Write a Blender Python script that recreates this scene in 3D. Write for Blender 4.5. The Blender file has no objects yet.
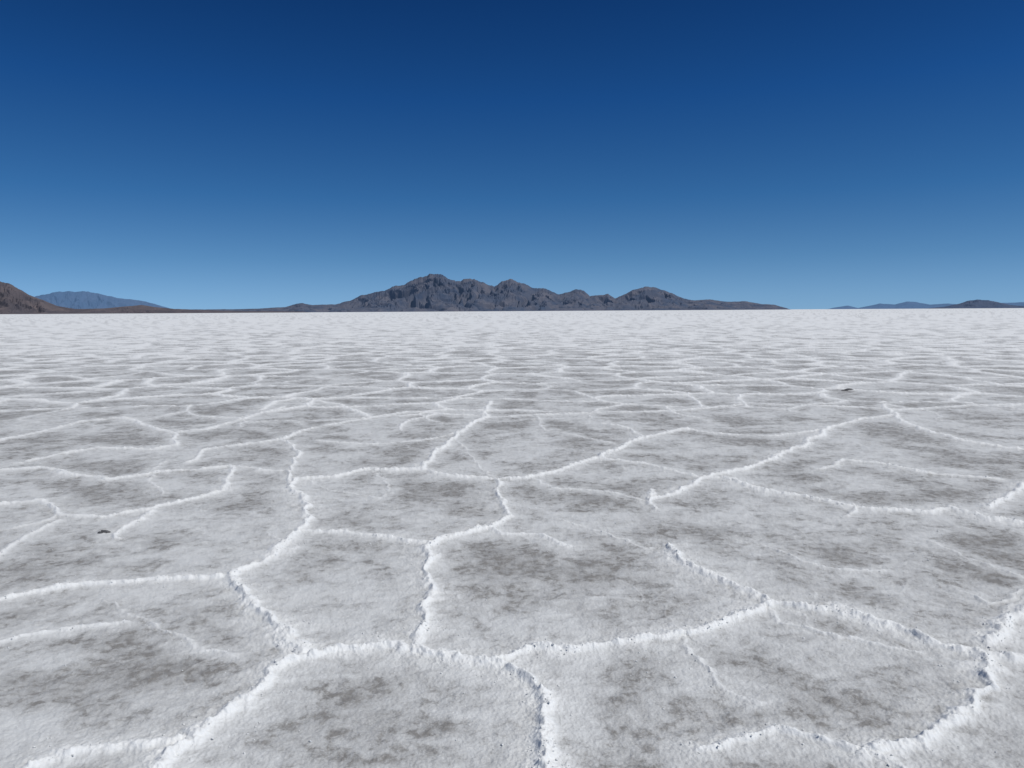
import bpy, math, random
import numpy as np
from mathutils import Matrix, Vector
random.seed(7); rng=np.random.default_rng(11)
sc=bpy.context.scene
sc.view_settings.view_transform='Standard'
try: sc.view_settings.look='None'
except Exception: pass
sc.view_settings.exposure=0

# ------------------------------------------------------------ camera
H=1.6; F=745.0; PITCH=math.atan(73/F); ROLL=math.radians(0.336)
cam=bpy.data.cameras.new("camera"); co=bpy.data.objects.new("camera",cam); sc.collection.objects.link(co)
cam.sensor_width=36; cam.lens=36*F/1024; cam.clip_start=0.05; cam.clip_end=300000
co.matrix_world=Matrix.Translation((0,0,H))@Matrix.Rotation(math.pi/2-PITCH,4,'X')@Matrix.Rotation(-ROLL,4,'Z')
sc.camera=co

# survey helpers: bearings read off the photo -> metres on the flat
def ray(px,py):
    u=px-512; v=384-py; a=ROLL
    u,v=u*math.cos(a)+v*math.sin(a),-u*math.sin(a)+v*math.cos(a)
    return u, v*math.sin(PITCH)+F*math.cos(PITCH), v*math.cos(PITCH)-F*math.sin(PITCH)
def ground_pt(px,py):
    x,y,z=ray(px,py); t=-H/z; return (x*t,y*t)

# ------------------------------------------------------------ numpy noise
T=1024
ang=rng.random((T,T)).astype(np.float32)*2*np.pi
GX=np.cos(ang); GY=np.sin(ang)
def pn(x,y,s=0):
    x=x+s*37.17; y=y+s*91.7
    ix=np.floor(x).astype(np.int64); iy=np.floor(y).astype(np.int64)
    fx=(x-ix).astype(np.float32); fy=(y-iy).astype(np.float32)
    ux=fx*fx*fx*(fx*(fx*6-15)+10); uy=fy*fy*fy*(fy*(fy*6-15)+10)
    a=ix&(T-1); b=iy&(T-1); a1=(ix+1)&(T-1); b1=(iy+1)&(T-1)
    n00=GX[a,b]*fx+GY[a,b]*fy; n10=GX[a1,b]*(fx-1)+GY[a1,b]*fy
    n01=GX[a,b1]*fx+GY[a,b1]*(fy-1); n11=GX[a1,b1]*(fx-1)+GY[a1,b1]*(fy-1)
    n0=n00+ux*(n10-n00); n1=n01+ux*(n11-n01)
    return (n0+uy*(n1-n0))*1.5
def fbm(x,y,o,s=0,g=0.5):
    r=0;a=1
    for i in range(o): r=r+a*pn(x*2**i,y*2**i,s+i*3); a*=g
    return r
def sstep(a,b,x):
    t=np.clip((x-a)/(b-a),0,1); return t*t*(3-2*t)
JX=rng.random((T,T)).astype(np.float32); JY=rng.random((T,T)).astype(np.float32)
def voro(x,y):
    ix=np.floor(x).astype(np.int64); iy=np.floor(y).astype(np.int64)
    fx=x-ix; fy=y-iy
    best=np.full(x.shape,99.0); mx=np.zeros(x.shape); my=np.zeros(x.shape)
    for i in (-1,0,1):
        for j in (-1,0,1):
            a=(ix+i)&(T-1); b=(iy+j)&(T-1)
            rx=i+JX[a,b]-fx; ry=j+JY[a,b]-fy; d=rx*rx+ry*ry
            m=d<best; best=np.where(m,d,best); mx=np.where(m,rx,mx); my=np.where(m,ry,my)
    e=np.full(x.shape,9.0)
    for i in (-2,-1,0,1,2):
        for j in (-2,-1,0,1,2):
            a=(ix+i)&(T-1); b=(iy+j)&(T-1)
            rx=i+JX[a,b]-fx; ry=j+JY[a,b]-fy
            dx=rx-mx; dy=ry-my; l=np.sqrt(dx*dx+dy*dy)
            dd=0.5*((mx+rx)*dx+(my+ry)*dy)/np.maximum(l,1e-6)
            e=np.where(l>1e-4,np.minimum(e,dd),e)
    return e

# ------------------------------------------------------------ ridge network
L=[
(1.2,[(155,775),(185,745),(210,722),(235,703),(260,688),(285,668),(310,659),(345,655),(385,652),(415,655),(450,657),(490,660),(515,664)]),
(1.0,[(500,659),(540,653),(580,650),(625,645),(665,641),(690,635),(720,624),(745,610),(755,600)]),
(1.2,[(515,664),(528,680),(543,700),(552,725),(556,750),(558,790)]),
(1.1,[(418,655),(425,640),(434,625),(431,610),(441,595),(436,583),(428,572),(432,560),(430,547),(445,540),(465,535),(490,528)]),
(0.75,[(300,531),(340,533),(380,537),(410,541),(432,543)]),
(0.65,[(490,528),(510,535),(545,537),(570,548)]),
(0.9,[(490,528),(507,516),(503,500),(497,487),(492,480)]),
(0.9,[(-30,606),(0,599),(30,592),(70,586),(110,582),(150,580),(190,579),(232,577)]),
(1.1,[(232,577),(250,568),(275,553),(292,540),(300,525),(306,510),(299,500),(290,488),(300,480),(330,478),(370,470),(420,470)]),
(1.2,[(232,577),(240,592),(255,608),(278,622),(285,640),(305,655)]),
(1.0,[(420,470),(430,458),(445,445),(460,432),(475,422),(487,417),(488,402)]),
(1.0,[(420,470),(450,477),(492,480),(530,477),(565,470),(600,458),(625,446),(640,437),(665,433),(690,429)]),
(0.8,[(487,417),(540,415),(590,413),(640,412),(690,410),(740,405)]),
(0.7,[(640,437),(632,429),(605,424)]),
(0.3,[(492,480),(470,455),(455,440)]),
(1.0,[(648,500),(668,495),(690,487),(705,478),(740,470),(780,457),(810,440),(830,428)]),
(0.7,[(655,508),(648,500),(655,490)]),
(0.95,[(705,478),(722,478),(750,488),(790,496),(830,503),(870,510),(915,512),(950,508),(985,517),(1024,525),(1050,528)]),
(0.7,[(600,458),(650,465),(705,478)]),
(1.1,[(665,545),(680,555),(700,572),(725,586),(755,600),(790,605),(830,612),(860,620),(900,630),(940,645),(968,652),(985,668),(993,685),(985,705),(965,722),(940,738),(905,750),(870,757)]),
(0.9,[(968,652),(1000,658),(1040,661)]),
(1.2,[(985,642),(1008,636),(1015,618),(1035,600)]),
(1.0,[(1040,478),(1012,490),(1005,500),(985,507)]),
(0.7,[(690,748),(720,742),(745,738),(770,735),(800,742),(840,750),(870,757),(905,766),(930,780)]),
(0.35,[(690,637),(700,660),(718,688),(745,702)]),
(0.45,[(752,603),(775,622),(840,640),(920,650)]),
(0.8,[(30,775),(60,762),(90,752),(140,742),(175,740)]),
(0.9,[(-20,468),(0,470),(40,468),(75,476),(110,480),(160,472),(200,470),(230,466)]),
(0.85,[(0,505),(45,500),(60,515),(100,517),(150,510),(190,500),(225,492),(233,478),(230,466)]),
(0.85,[(-20,443),(0,440),(40,432),(80,422),(120,418),(145,425),(170,432),(178,445),(150,450),(100,448),(60,455),(20,463)]),
(0.8,[(178,432),(205,430),(240,420),(285,407)]),
(0.8,[(190,463),(205,450),(240,445),(285,440),(295,432),(330,425),(370,418),(410,412),(487,417)]),
(0.8,[(285,440),(300,455),(288,470),(292,485)]),
(0.7,[(115,540),(130,525),(152,512)]),
(0.6,[(-20,565),(0,558),(20,545),(60,520)]),
(0.6,[(230,466),(260,470),(290,470)]),
(0.9,[(260,410),(275,402),(300,398),(340,405),(370,418)]),
(0.5,[(-20,645),(0,642),(40,633),(80,628),(130,622)]),
(0.9,[(885,405),(900,420),(925,430),(960,440),(1000,447),(1040,452)]),
(0.8,[(830,428),(860,420),(890,415)]),
(0.8,[(735,403),(790,405),(850,407),(900,410),(960,406),(1040,404)]),
(0.7,[(820,470),(845,461),(875,463),(930,474),(1000,480)]),
(0.5,[(845,517),(855,508),(850,503)]),
(0.35,[(740,540),(770,548),(800,562),(850,570),(900,572)]),
(0.35,[(560,520),(600,530),(640,548),(665,545)]),
(0.3,[(100,600),(150,620),(200,650),(240,655)]),
(0.3,[(925,540),(970,560),(1024,575)]),
(0.6,[(320,440),(360,445),(430,440),(460,432)]),
(0.7,[(690,429),(730,435),(780,436),(830,428)]),
(0.7,[(400,430),(410,420),(440,414)]),
(0.5,[(60,515),(40,522),(0,530)]),
(0.35,[(160,462),(150,480),(160,495)]),
(0.4,[(535,415),(545,430),(600,440),(625,446)]),
(0.35,[(1024,590),(985,600),(960,590)]),
(0.3,[(310,478),(330,490),(380,500),(385,485),(375,470)]),
(0.4,[(530,477),(560,490),(600,492),(648,500)]),
]
# ------------------------------------------------------------ salt flat sheet (polar, one mesh)
NF=1400
th=np.concatenate([np.radians(np.linspace(-41,41,NF)),np.radians(np.linspace(41,319,90)[1:-1])])
r1=np.linspace(0.15,2.0,24)[:-1]
r2=1/np.linspace(1/2.0,1/120.0,900)
r3=np.geomspace(120,120000,50)[1:]
R=np.concatenate([r1,r2,r3])
nr,nt=len(R),len(th)
TH,RR=np.meshgrid(th,R)
X=RR*np.sin(TH); Y=RR*np.cos(TH)
row=np.maximum(np.gradient(R),0.003)[:,None]*np.ones_like(TH)
near=sstep(90,30,RR)
WX=X+near*(0.07*pn(X*1.7,Y*1.7,1)+0.028*pn(X*6,Y*6,2)+0.010*pn(X*19,Y*19,3))
WY=Y+near*(0.07*pn(X*1.7,Y*1.7,4)+0.028*pn(X*6,Y*6,5)+0.010*pn(X*19,Y*19,6))
D=np.full(X.shape,9.0); W=np.ones(X.shape)
for w,pts in L:
    g=[ground_pt(*p) for p in pts]
    for (ax,ay),(bx,by) in zip(g[:-1],g[1:]):
        ra,rb=math.hypot(ax,ay),math.hypot(bx,by); m=0.75
        i0,i1=np.searchsorted(R,[min(ra,rb)-m,max(ra,rb)+m])
        ta,tb=math.atan2(ax,ay),math.atan2(bx,by); mt=m/min(ra,rb)
        j0,j1=np.searchsorted(th[:NF],[min(ta,tb)-mt,max(ta,tb)+mt])
        if i1<=i0 or j1<=j0: continue
        sl=(slice(i0,i1),slice(j0,j1))
        px=WX[sl]-ax; py=WY[sl]-ay; dx,dy=bx-ax,by-ay
        t=np.clip((px*dx+py*dy)/(dx*dx+dy*dy+1e-9),0,1)
        d=np.hypot(px-t*dx,py-t*dy)/w**0.6
        mm=d<D[sl]; D[sl]=np.where(mm,d,D[sl]); W[sl]=np.where(mm,w,W[sl])
# un-surveyed area: polygonal cells of the same size
sx=X+0.40*pn(X*0.6,Y*0.6,8); sy=Y+0.40*pn(X*0.6,Y*0.6,9)
V=voro((sx+(WX-X))/1.75+13.3,(sy+(WY-Y))/1.75+5.1)*1.75
vw=np.clip(0.90+0.7*pn(X*0.35,Y*0.35,12),0.25,1.3)
zone=np.maximum(sstep(9.5,13.0,Y),sstep(0.69,0.715,np.abs(TH)*(TH<math.pi)+ (TH>math.pi)*3))
zone=np.where(RR<2.1,1-sstep(1.9,2.1,RR)*(np.abs(X)<RR*0.7),zone)
V2=np.where(zone>0.02,V/np.maximum(zone*vw,0.05)**0.6,9)
mm=V2<D; D=np.where(mm,V2,D); W=np.where(mm,np.clip(zone*vw*(1+0.3*sstep(12,30,RR)),0,1.3),W)
# faint secondary veins
S=voro((WX+0.16*pn(X*2.3,Y*2.3,20))/0.8+40,(WY+0.16*pn(X*2.3,Y*2.3,21))/0.8+9)*0.8
sv=sstep(0.05,0.55,pn(X*0.8,Y*0.8,22))

var=np.clip(1+0.5*pn(X*2.6,Y*2.6,14)+0.45*pn(X*9,Y*9,15),0.4,1.8)
w0=0.025*var
weff=np.sqrt(w0**2+np.minimum(0.33*row,0.28)**2)
keep=(w0/weff)**0.22
core=np.exp(-(D/weff)**2)*W*keep
halo=np.exp(-(D/(weff*1.3+0.055))**1.15)*W
vein=np.exp(-(S/np.sqrt(0.010**2+(0.4*row)**2))**2)*sv*sstep(22,8,RR)
n1=fbm(X*3.2,Y*3.2,4,30); n2=fbm(X*17,Y*17,3,34); n3=fbm(X*70,Y*70,2,38)
dn=sstep(30,6,RR)
Z=(0.015*core*(1+0.4*n2)+0.010*halo+0.002*vein
   +0.0060*n1*near+0.0026*n2*near+0.0018*n3*dn)
Z+=0.0032*np.clip(n3,0,1)*halo*dn
Z+=0.005*np.clip(n2*1.1,0,1)*halo*near
Z=np.where(RR>100,0,Z)
ridge=core*1.0*(0.95+0.3*n2)+0.50*halo*(0.85+0.8*n1+0.6*n2)+0.26*vein
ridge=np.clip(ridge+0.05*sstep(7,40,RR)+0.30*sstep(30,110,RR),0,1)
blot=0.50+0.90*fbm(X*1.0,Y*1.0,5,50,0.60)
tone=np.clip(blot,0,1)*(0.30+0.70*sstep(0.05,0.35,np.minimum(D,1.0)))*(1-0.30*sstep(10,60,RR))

nv=nr*nt
verts=np.empty((nv+1,3),np.float32)
verts[:nv,0]=X.ravel(); verts[:nv,1]=Y.ravel(); verts[:nv,2]=Z.ravel(); verts[nv]=(0,0,0)
ii,jj=np.meshgrid(np.arange(nr-1),np.arange(nt),indexing='ij')
j2=(jj+1)%nt
quads=np.stack([ii*nt+jj,ii*nt+j2,(ii+1)*nt+j2,(ii+1)*nt+jj],-1).reshape(-1,4)[:, ::-1]
k=np.arange(nt); tris=np.stack([np.full(nt,nv),k,(k+1)%nt],-1)[:, ::-1]
me=bpy.data.meshes.new("salt_flat_ground")
me.vertices.add(nv+1); me.vertices.foreach_set("co",verts.ravel())
nl=quads.size+tris.size; me.loops.add(nl)
me.loops.foreach_set("vertex_index",np.concatenate([quads.ravel(),tris.ravel()]).astype(np.int32))
npoly=len(quads)+len(tris); me.polygons.add(npoly)
me.polygons.foreach_set("loop_start",np.concatenate([np.arange(len(quads))*4,len(quads)*4+np.arange(len(tris))*3]).astype(np.int32))
me.update(calc_edges=True)
me.polygons.foreach_set("use_smooth",np.ones(npoly,bool))
for nm,arr in (("ridge",ridge),("tone",tone)):
    a=me.attributes.new(nm,'FLOAT','POINT'); a.data.foreach_set("value",np.append(arr.ravel(),0).astype(np.float32))
ground=bpy.data.objects.new("salt_flat_ground",me); sc.collection.objects.link(ground)

# ------------------------------------------------------------ materials
def mat(name):
    m=bpy.data.materials.new(name); m.use_nodes=True; nt=m.node_tree
    return m,nt,nt.nodes,nt.links,nt.nodes["Principled BSDF"]
def noise(N,Lk,vec,scale,det=4,rough=0.6,dist=0):
    n=N.new("ShaderNodeTexNoise"); n.inputs["Scale"].default_value=scale; n.inputs["Detail"].default_value=det
    n.inputs["Roughness"].default_value=rough; n.inputs["Distortion"].default_value=dist; Lk.new(vec,n.inputs["Vector"]); return n.outputs["Fac"]
def mth(N,Lk,op,a,b=None,c=None,clamp=False):
    n=N.new("ShaderNodeMath"); n.operation=op; n.use_clamp=clamp
    for i,v in enumerate((a,b,c)):
        if v is None: continue
        if hasattr(v,"links"): Lk.new(v,n.inputs[i])
        else: n.inputs[i].default_value=v
    return n.outputs[0]
def rng_(N,Lk,v,a,b,c=0,d=1):
    n=N.new("ShaderNodeMapRange"); n.inputs[1].default_value=a;n.inputs[2].default_value=b;n.inputs[3].default_value=c;n.inputs[4].default_value=d
    Lk.new(v,n.inputs[0]); return n.outputs[0]
def mix(N,Lk,f,a,b):
    n=N.new("ShaderNodeMix"); n.data_type='RGBA'
    for s,v in ((n.inputs[0],f),(n.inputs[6],a),(n.inputs[7],b)):
        if hasattr(v,"links"): Lk.new(v,s)
        elif isinstance(v,tuple): s.default_value=(*v,1)
        else: s.default_value=v
    return n.outputs[2]

m,ntr,N,K,P=mat("salt_crust")
tc=N.new("ShaderNodeTexCoord").outputs["Object"]
ar=N.new("ShaderNodeAttribute"); ar.attribute_name="ridge"; at=N.new("ShaderNodeAttribute"); at.attribute_name="tone"
rd,tn=ar.outputs["Fac"],at.outputs["Fac"]
a=noise(N,K,tc,4.5,5,0.64,0.5); b=noise(N,K,tc,18,4,0.66,0.5); c=noise(N,K,tc,120,3,0.72)
s=mth(N,K,'MULTIPLY_ADD',rng_(N,K,a,0.38,0.62),0.50,mth(N,K,'MULTIPLY',tn,0.80))
s=mth(N,K,'ADD',s,mth(N,K,'MULTIPLY_ADD',b,1.3,-0.77))
s=mth(N,K,'ADD',s,mth(N,K,'MULTIPLY_ADD',c,1.0,-0.50),clamp=True)
col=mix(N,K,s,(0.625,0.638,0.633),(0.340,0.340,0.332))
dark=rng_(N,K,mth(N,K,'MULTIPLY',mth(N,K,'MULTIPLY',s,rng_(N,K,b,0.36,0.60)),rng_(N,K,a,0.40,0.58,0.4,1.0)),0.30,0.90)
col=mix(N,K,mth(N,K,'MULTIPLY',dark,0.62),col,(0.180,0.168,0.152))
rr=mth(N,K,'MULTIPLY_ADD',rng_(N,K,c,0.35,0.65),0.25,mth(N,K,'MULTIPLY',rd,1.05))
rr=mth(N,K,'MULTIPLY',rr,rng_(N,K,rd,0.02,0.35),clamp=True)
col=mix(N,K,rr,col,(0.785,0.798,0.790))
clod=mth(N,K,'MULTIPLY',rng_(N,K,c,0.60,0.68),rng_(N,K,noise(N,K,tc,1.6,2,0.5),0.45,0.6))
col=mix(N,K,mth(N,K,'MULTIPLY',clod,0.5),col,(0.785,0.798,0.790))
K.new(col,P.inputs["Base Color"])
P.inputs["Roughness"].default_value=0.7; P.inputs["Specular IOR Level"].default_value=0.35
hgt=mth(N,K,'ADD',mth(N,K,'MULTIPLY',b,0.6),mth(N,K,'MULTIPLY',c,0.42))
bp=N.new("ShaderNodeBump"); bp.inputs["Strength"].default_value=0.65; bp.inputs["Distance"].default_value=0.011
K.new(hgt,bp.inputs["Height"]); K.new(bp.outputs[0],P.inputs["Normal"])
me.materials.append(m)

# loose salt crumbs, mostly along the heaved ridges (one object)
cand=(RR<10)&(RR>2.1)&(np.abs(TH)<0.7)
prob=np.where(cand,(0.012+core*0.4+halo*0.25)*np.clip(0.3+1.5*n1,0.05,2)*RR**1.5*row,0).ravel()
prob/=prob.sum()
idx=rng.choice(nv,size=11000,replace=True,p=prob)
cx=X.ravel()[idx]+rng.normal(0,0.006,idx.size); cy=Y.ravel()[idx]+rng.normal(0,0.006,idx.size); cz=Z.ravel()[idx]
sz=0.0018+0.0042*rng.random(idx.size)**2.5
oct_=np.array([(1,0,0),(-1,0,0),(0,1,0),(0,-1,0),(0,0,1),(0,0,-1)],float)
of=np.array([(0,2,4),(2,1,4),(1,3,4),(3,0,4),(2,0,5),(1,2,5),(3,1,5),(0,3,5)])
cv=oct_[None]*(0.6+0.8*rng.random((idx.size,6,3)))+rng.normal(0,0.25,(idx.size,6,3))
cv=cv*sz[:,None,None]; cv[...,2]*=0.7
cv+=np.stack([cx,cy,cz+sz*0.2],-1)[:,None,:]
cf=(of[None]+np.arange(idx.size)[:,None,None]*6).reshape(-1,3)
cm=bpy.data.meshes.new("salt_crumbs"); cm.vertices.add(idx.size*6); cm.vertices.foreach_set("co",cv.astype(np.float32).ravel())
cm.loops.add(cf.size); cm.loops.foreach_set("vertex_index",cf.ravel().astype(np.int32)); cm.polygons.add(len(cf))
cm.polygons.foreach_set("loop_start",(np.arange(len(cf))*3).astype(np.int32)); cm.update(calc_edges=True)
m2,_,N,K,P=mat("salt_crystal"); tcc=N.new("ShaderNodeTexCoord").outputs["Object"]
K.new(mix(N,K,noise(N,K,tcc,30,2),(0.62,0.63,0.62),(0.82,0.83,0.825)),P.inputs["Base Color"]); P.inputs["Roughness"].default_value=0.5
cm.materials.append(m2); sc.collection.objects.link(bpy.data.objects.new("salt_crumbs",cm))

def rock_mat(name,c1,c2,scale,haze_glow=None):
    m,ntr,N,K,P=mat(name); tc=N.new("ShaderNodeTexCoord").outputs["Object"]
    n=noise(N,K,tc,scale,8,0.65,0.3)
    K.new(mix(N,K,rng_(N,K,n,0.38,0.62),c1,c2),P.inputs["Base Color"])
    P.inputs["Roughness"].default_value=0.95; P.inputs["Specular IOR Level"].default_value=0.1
    if haze_glow:   # constant glow in the rock itself, imitating airlight over distance
        P.inputs["Emission Color"].default_value=(*haze_glow,1); P.inputs["Emission Strength"].default_value=1.0
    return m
# ------------------------------------------------------------ mountain ranges
def make_range(name,prof,dist,depth,material,rough=0.35,ridge_w=350,seed=0,nx=900,ny=110,jag=0.05):
    xs=[];hs=[]
    for px,py in prof:
        x,y,z=ray(px,py); xs.append(dist*x/y); hs.append(max(0,H+dist*z/y))
    gx=np.linspace(xs[0],xs[-1],nx); gy=np.linspace(-1,1,ny)
    h=np.interp(gx,xs,hs)
    h=h*(1+jag*fbm(gx/ridge_w*2.5,gx*0+seed,5,seed,0.65))
    U,Vv=np.meshgrid(gx,gy)
    HH=h[None,:]*np.ones_like(U)
    t=np.abs(Vv)
    wx=U+ridge_w*0.4*fbm(U/ridge_w,Vv*depth/ridge_w,3,seed+5)
    rg=1-np.abs(fbm(wx/ridge_w,Vv*depth/ridge_w*0.45,5,seed+9,0.55))*1.9
    rg=np.clip(rg,-0.3,1)
    base=(1-t)**1.25
    mask=np.clip(t*5,0,1)*np.clip((1-t)*3,0,1)
    Zz=HH*np.clip(base+rough*(rg-0.65)*mask,0,0.985)
    Zz=np.where(t<0.02,HH,Zz)
    edge=np.minimum(1,np.minimum(np.arange(nx),np.arange(nx)[::-1])/12.0)
    Zz=Zz*edge[None,:]-2.0*(t>0.985)
    bend=depth*0.18*fbm(U/(ridge_w*3),U*0,2,seed+3)
    Yy=dist+Vv*depth+bend*(1-t)
    XX=U*Yy/dist; Zz=Zz*np.where(Zz>0,Yy/dist,1)
    v=np.stack([XX,Yy,Zz],-1).reshape(-1,3)
    i,j=np.meshgrid(np.arange(ny-1),np.arange(nx-1),indexing='ij')
    q=np.stack([i*nx+j,i*nx+j+1,(i+1)*nx+j+1,(i+1)*nx+j],-1).reshape(-1,4)
    me=bpy.data.meshes.new(name); me.from_pydata(v.tolist(),[],q.tolist()); me.update()
    me.materials.append(material)
    o=bpy.data.objects.new(name,me); sc.collection.objects.link(o); return o
main=[(165,309),(190,309.3),(230,309.3),(260,308.5),(285,307),(297,304),(303,303),(312,305),(335,304.5),(350,301),(360,295),(375,292.5),(385,290.5),(395,286),(405,285),(412,279.5),(422,277.5),(430,273),(436,273.5),(444,275),(450,279.5),(460,281),(468,279),(478,279.5),(486,283.5),(495,287),(503,282),(513,280),(522,283),(535,288),(548,290),(558,294),(568,292.5),(577,289.5),(584,290.5),(590,296.5),(600,295),(608,294),(615,298),(625,294),(635,289.5),(645,286.5),(655,287),(663,290),(670,293),(682,297.5),(692,300),(710,299.5),(730,302),(745,301.5),(762,304),(775,305),(792,309.5)]
mm_=rock_mat("desert_rock",(0.046,0.060,0.092),(0.108,0.104,0.118),0.004,(0.016,0.028,0.052))  # rock colours tinted blue to imitate distant air, on top of the glow
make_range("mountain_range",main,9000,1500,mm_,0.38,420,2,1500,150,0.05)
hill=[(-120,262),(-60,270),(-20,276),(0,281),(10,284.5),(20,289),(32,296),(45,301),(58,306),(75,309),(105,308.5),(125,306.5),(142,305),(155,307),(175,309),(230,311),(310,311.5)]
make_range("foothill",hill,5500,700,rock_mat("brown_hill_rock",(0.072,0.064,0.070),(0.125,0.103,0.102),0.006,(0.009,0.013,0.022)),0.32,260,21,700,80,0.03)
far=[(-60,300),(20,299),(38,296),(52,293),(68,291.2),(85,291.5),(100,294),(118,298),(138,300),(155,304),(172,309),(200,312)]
make_range("distant_mountain_range",far,26000,2500,rock_mat("hazy_rock",(0.035,0.06,0.105),(0.05,0.07,0.115),0.001,(0.056,0.105,0.19)),0.2,900,31,400,60,0.03)  # hazy blue painted into both rock colours, plus glow
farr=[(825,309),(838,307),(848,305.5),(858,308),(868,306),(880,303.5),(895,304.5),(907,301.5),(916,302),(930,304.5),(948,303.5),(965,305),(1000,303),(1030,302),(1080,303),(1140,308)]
make_range("distant_mountain_range",farr,30000,2500,rock_mat("hazy_rock",(0.03,0.055,0.10),(0.04,0.062,0.11),0.001,(0.056,0.107,0.195)),0.2,900,41,500,60,0.03)  # distance painted as blue rock colour and glow
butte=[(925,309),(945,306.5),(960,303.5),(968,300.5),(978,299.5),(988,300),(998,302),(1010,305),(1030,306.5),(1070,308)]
make_range("desert_hill",butte,15000,1400,rock_mat("hill_rock",(0.04,0.055,0.09),(0.07,0.08,0.11),0.003,(0.018,0.033,0.064)),0.3,500,51,400,60)  # blue of the air in between mixed into these rock colours

# ------------------------------------------------------------ small stones
import bmesh
def stone(name,px,py,size,flat,seed,parts=3):
    gx,gy=ground_pt(px,py); bm=bmesh.new(); r=random.Random(seed)
    for p in range(parts):
        s=size*r.uniform(0.5,1)
        ret=bmesh.ops.create_icosphere(bm,subdivisions=3,radius=1)
        ox,oy=(r.uniform(-1,1)*size*0.9,r.uniform(-0.6,0.6)*size)
        a=[Vector((r.uniform(-1,1),r.uniform(-1,1),r.uniform(-1,1))).normalized() for _ in range(9)]
        for v in ret['verts']:
            c=v.co.copy()
            for q in a:
                dd=c.dot(q)
                if dd>0.62: c-=q*(dd-0.62)
            v.co=Vector((c.x*s+ox,c.y*s*0.7+oy,c.z*s*flat+s*flat*0.35))
    me=bpy.data.meshes.new(name); bm.to_mesh(me); bm.free()
    me.materials.append(rock_mat("dark_stone",(0.06,0.062,0.07),(0.15,0.15,0.15),40))
    o=bpy.data.objects.new(name,me); o.location=(gx,gy,0.004); sc.collection.objects.link(o)
stone("stone",105,533,0.031,0.5,3,4)
stone("stone",849,390,0.15,0.13,8,5)

# ------------------------------------------------------------ light
SUN_EL=math.radians(58); SUN_AZ=math.radians(110)   # azimuth from +Y (view direction), clockwise
d=Vector((math.sin(SUN_AZ)*math.cos(SUN_EL),math.cos(SUN_AZ)*math.cos(SUN_EL),math.sin(SUN_EL)))
sl=bpy.data.lights.new("sun",'SUN'); sl.energy=3.3; sl.angle=math.radians(0.5); sl.color=(1,0.985,0.955)
so=bpy.data.objects.new("sun",sl); so.rotation_euler=d.to_track_quat('Z','Y').to_euler(); sc.collection.objects.link(so)
w=bpy.data.worlds.new("World"); sc.world=w; w.use_nodes=True
N=w.node_tree.nodes; K=w.node_tree.links; bg=N["Background"]
sky=N.new("ShaderNodeTexSky"); sky.sky_type='NISHITA'; sky.sun_disc=False
sky.sun_elevation=SUN_EL; sky.sun_rotation=SUN_AZ; sky.altitude=1300; sky.air_density=1.0; sky.dust_density=0.0; sky.ozone_density=1.0
# sky gradient painted by a hand-set colour ramp over elevation, scaled by Nishita brightness
tcw=N.new("ShaderNodeTexCoord"); sep=N.new("ShaderNodeSeparateXYZ"); K.new(tcw.outputs["Generated"],sep.inputs[0])
cr=N.new("ShaderNodeValToRGB"); cr.color_ramp.interpolation='LINEAR'
def lin(c): return [((x/255+0.055)/1.055)**2.4 if x>10 else x/255/12.92 for x in c]
stops=[(0.0,(118,158,192)),(0.067,(86,134,180)),(0.144,(54,107,163)),(0.263,(27,77,139)),(0.37,(16,57,112)),(1.0,(10,38,86))]
est=[(0.0,0.49),(0.067,0.41),(0.144,0.30),(0.263,0.2),(0.37,0.15),(1.0,0.12)]
els=cr.color_ramp.elements
while len(els)<len(stops): els.new(0.5)
for e,(p,c),(q,f) in zip(els,stops,est):
    e.position=p; l=lin(c); e.color=(l[0]/f*0.3,l[1]/f*0.3,l[2]/f*0.3,1)
K.new(sep.outputs[2],cr.inputs[0])
bw=N.new("ShaderNodeRGBToBW"); K.new(sky.outputs[0],bw.inputs[0])
vm=N.new("ShaderNodeVectorMath"); vm.operation='SCALE'; K.new(cr.outputs[0],vm.inputs[0]); K.new(bw.outputs[0],vm.inputs[3])
K.new(vm.outputs[0],bg.inputs[0]); bg.inputs[1].default_value=0.07/0.3
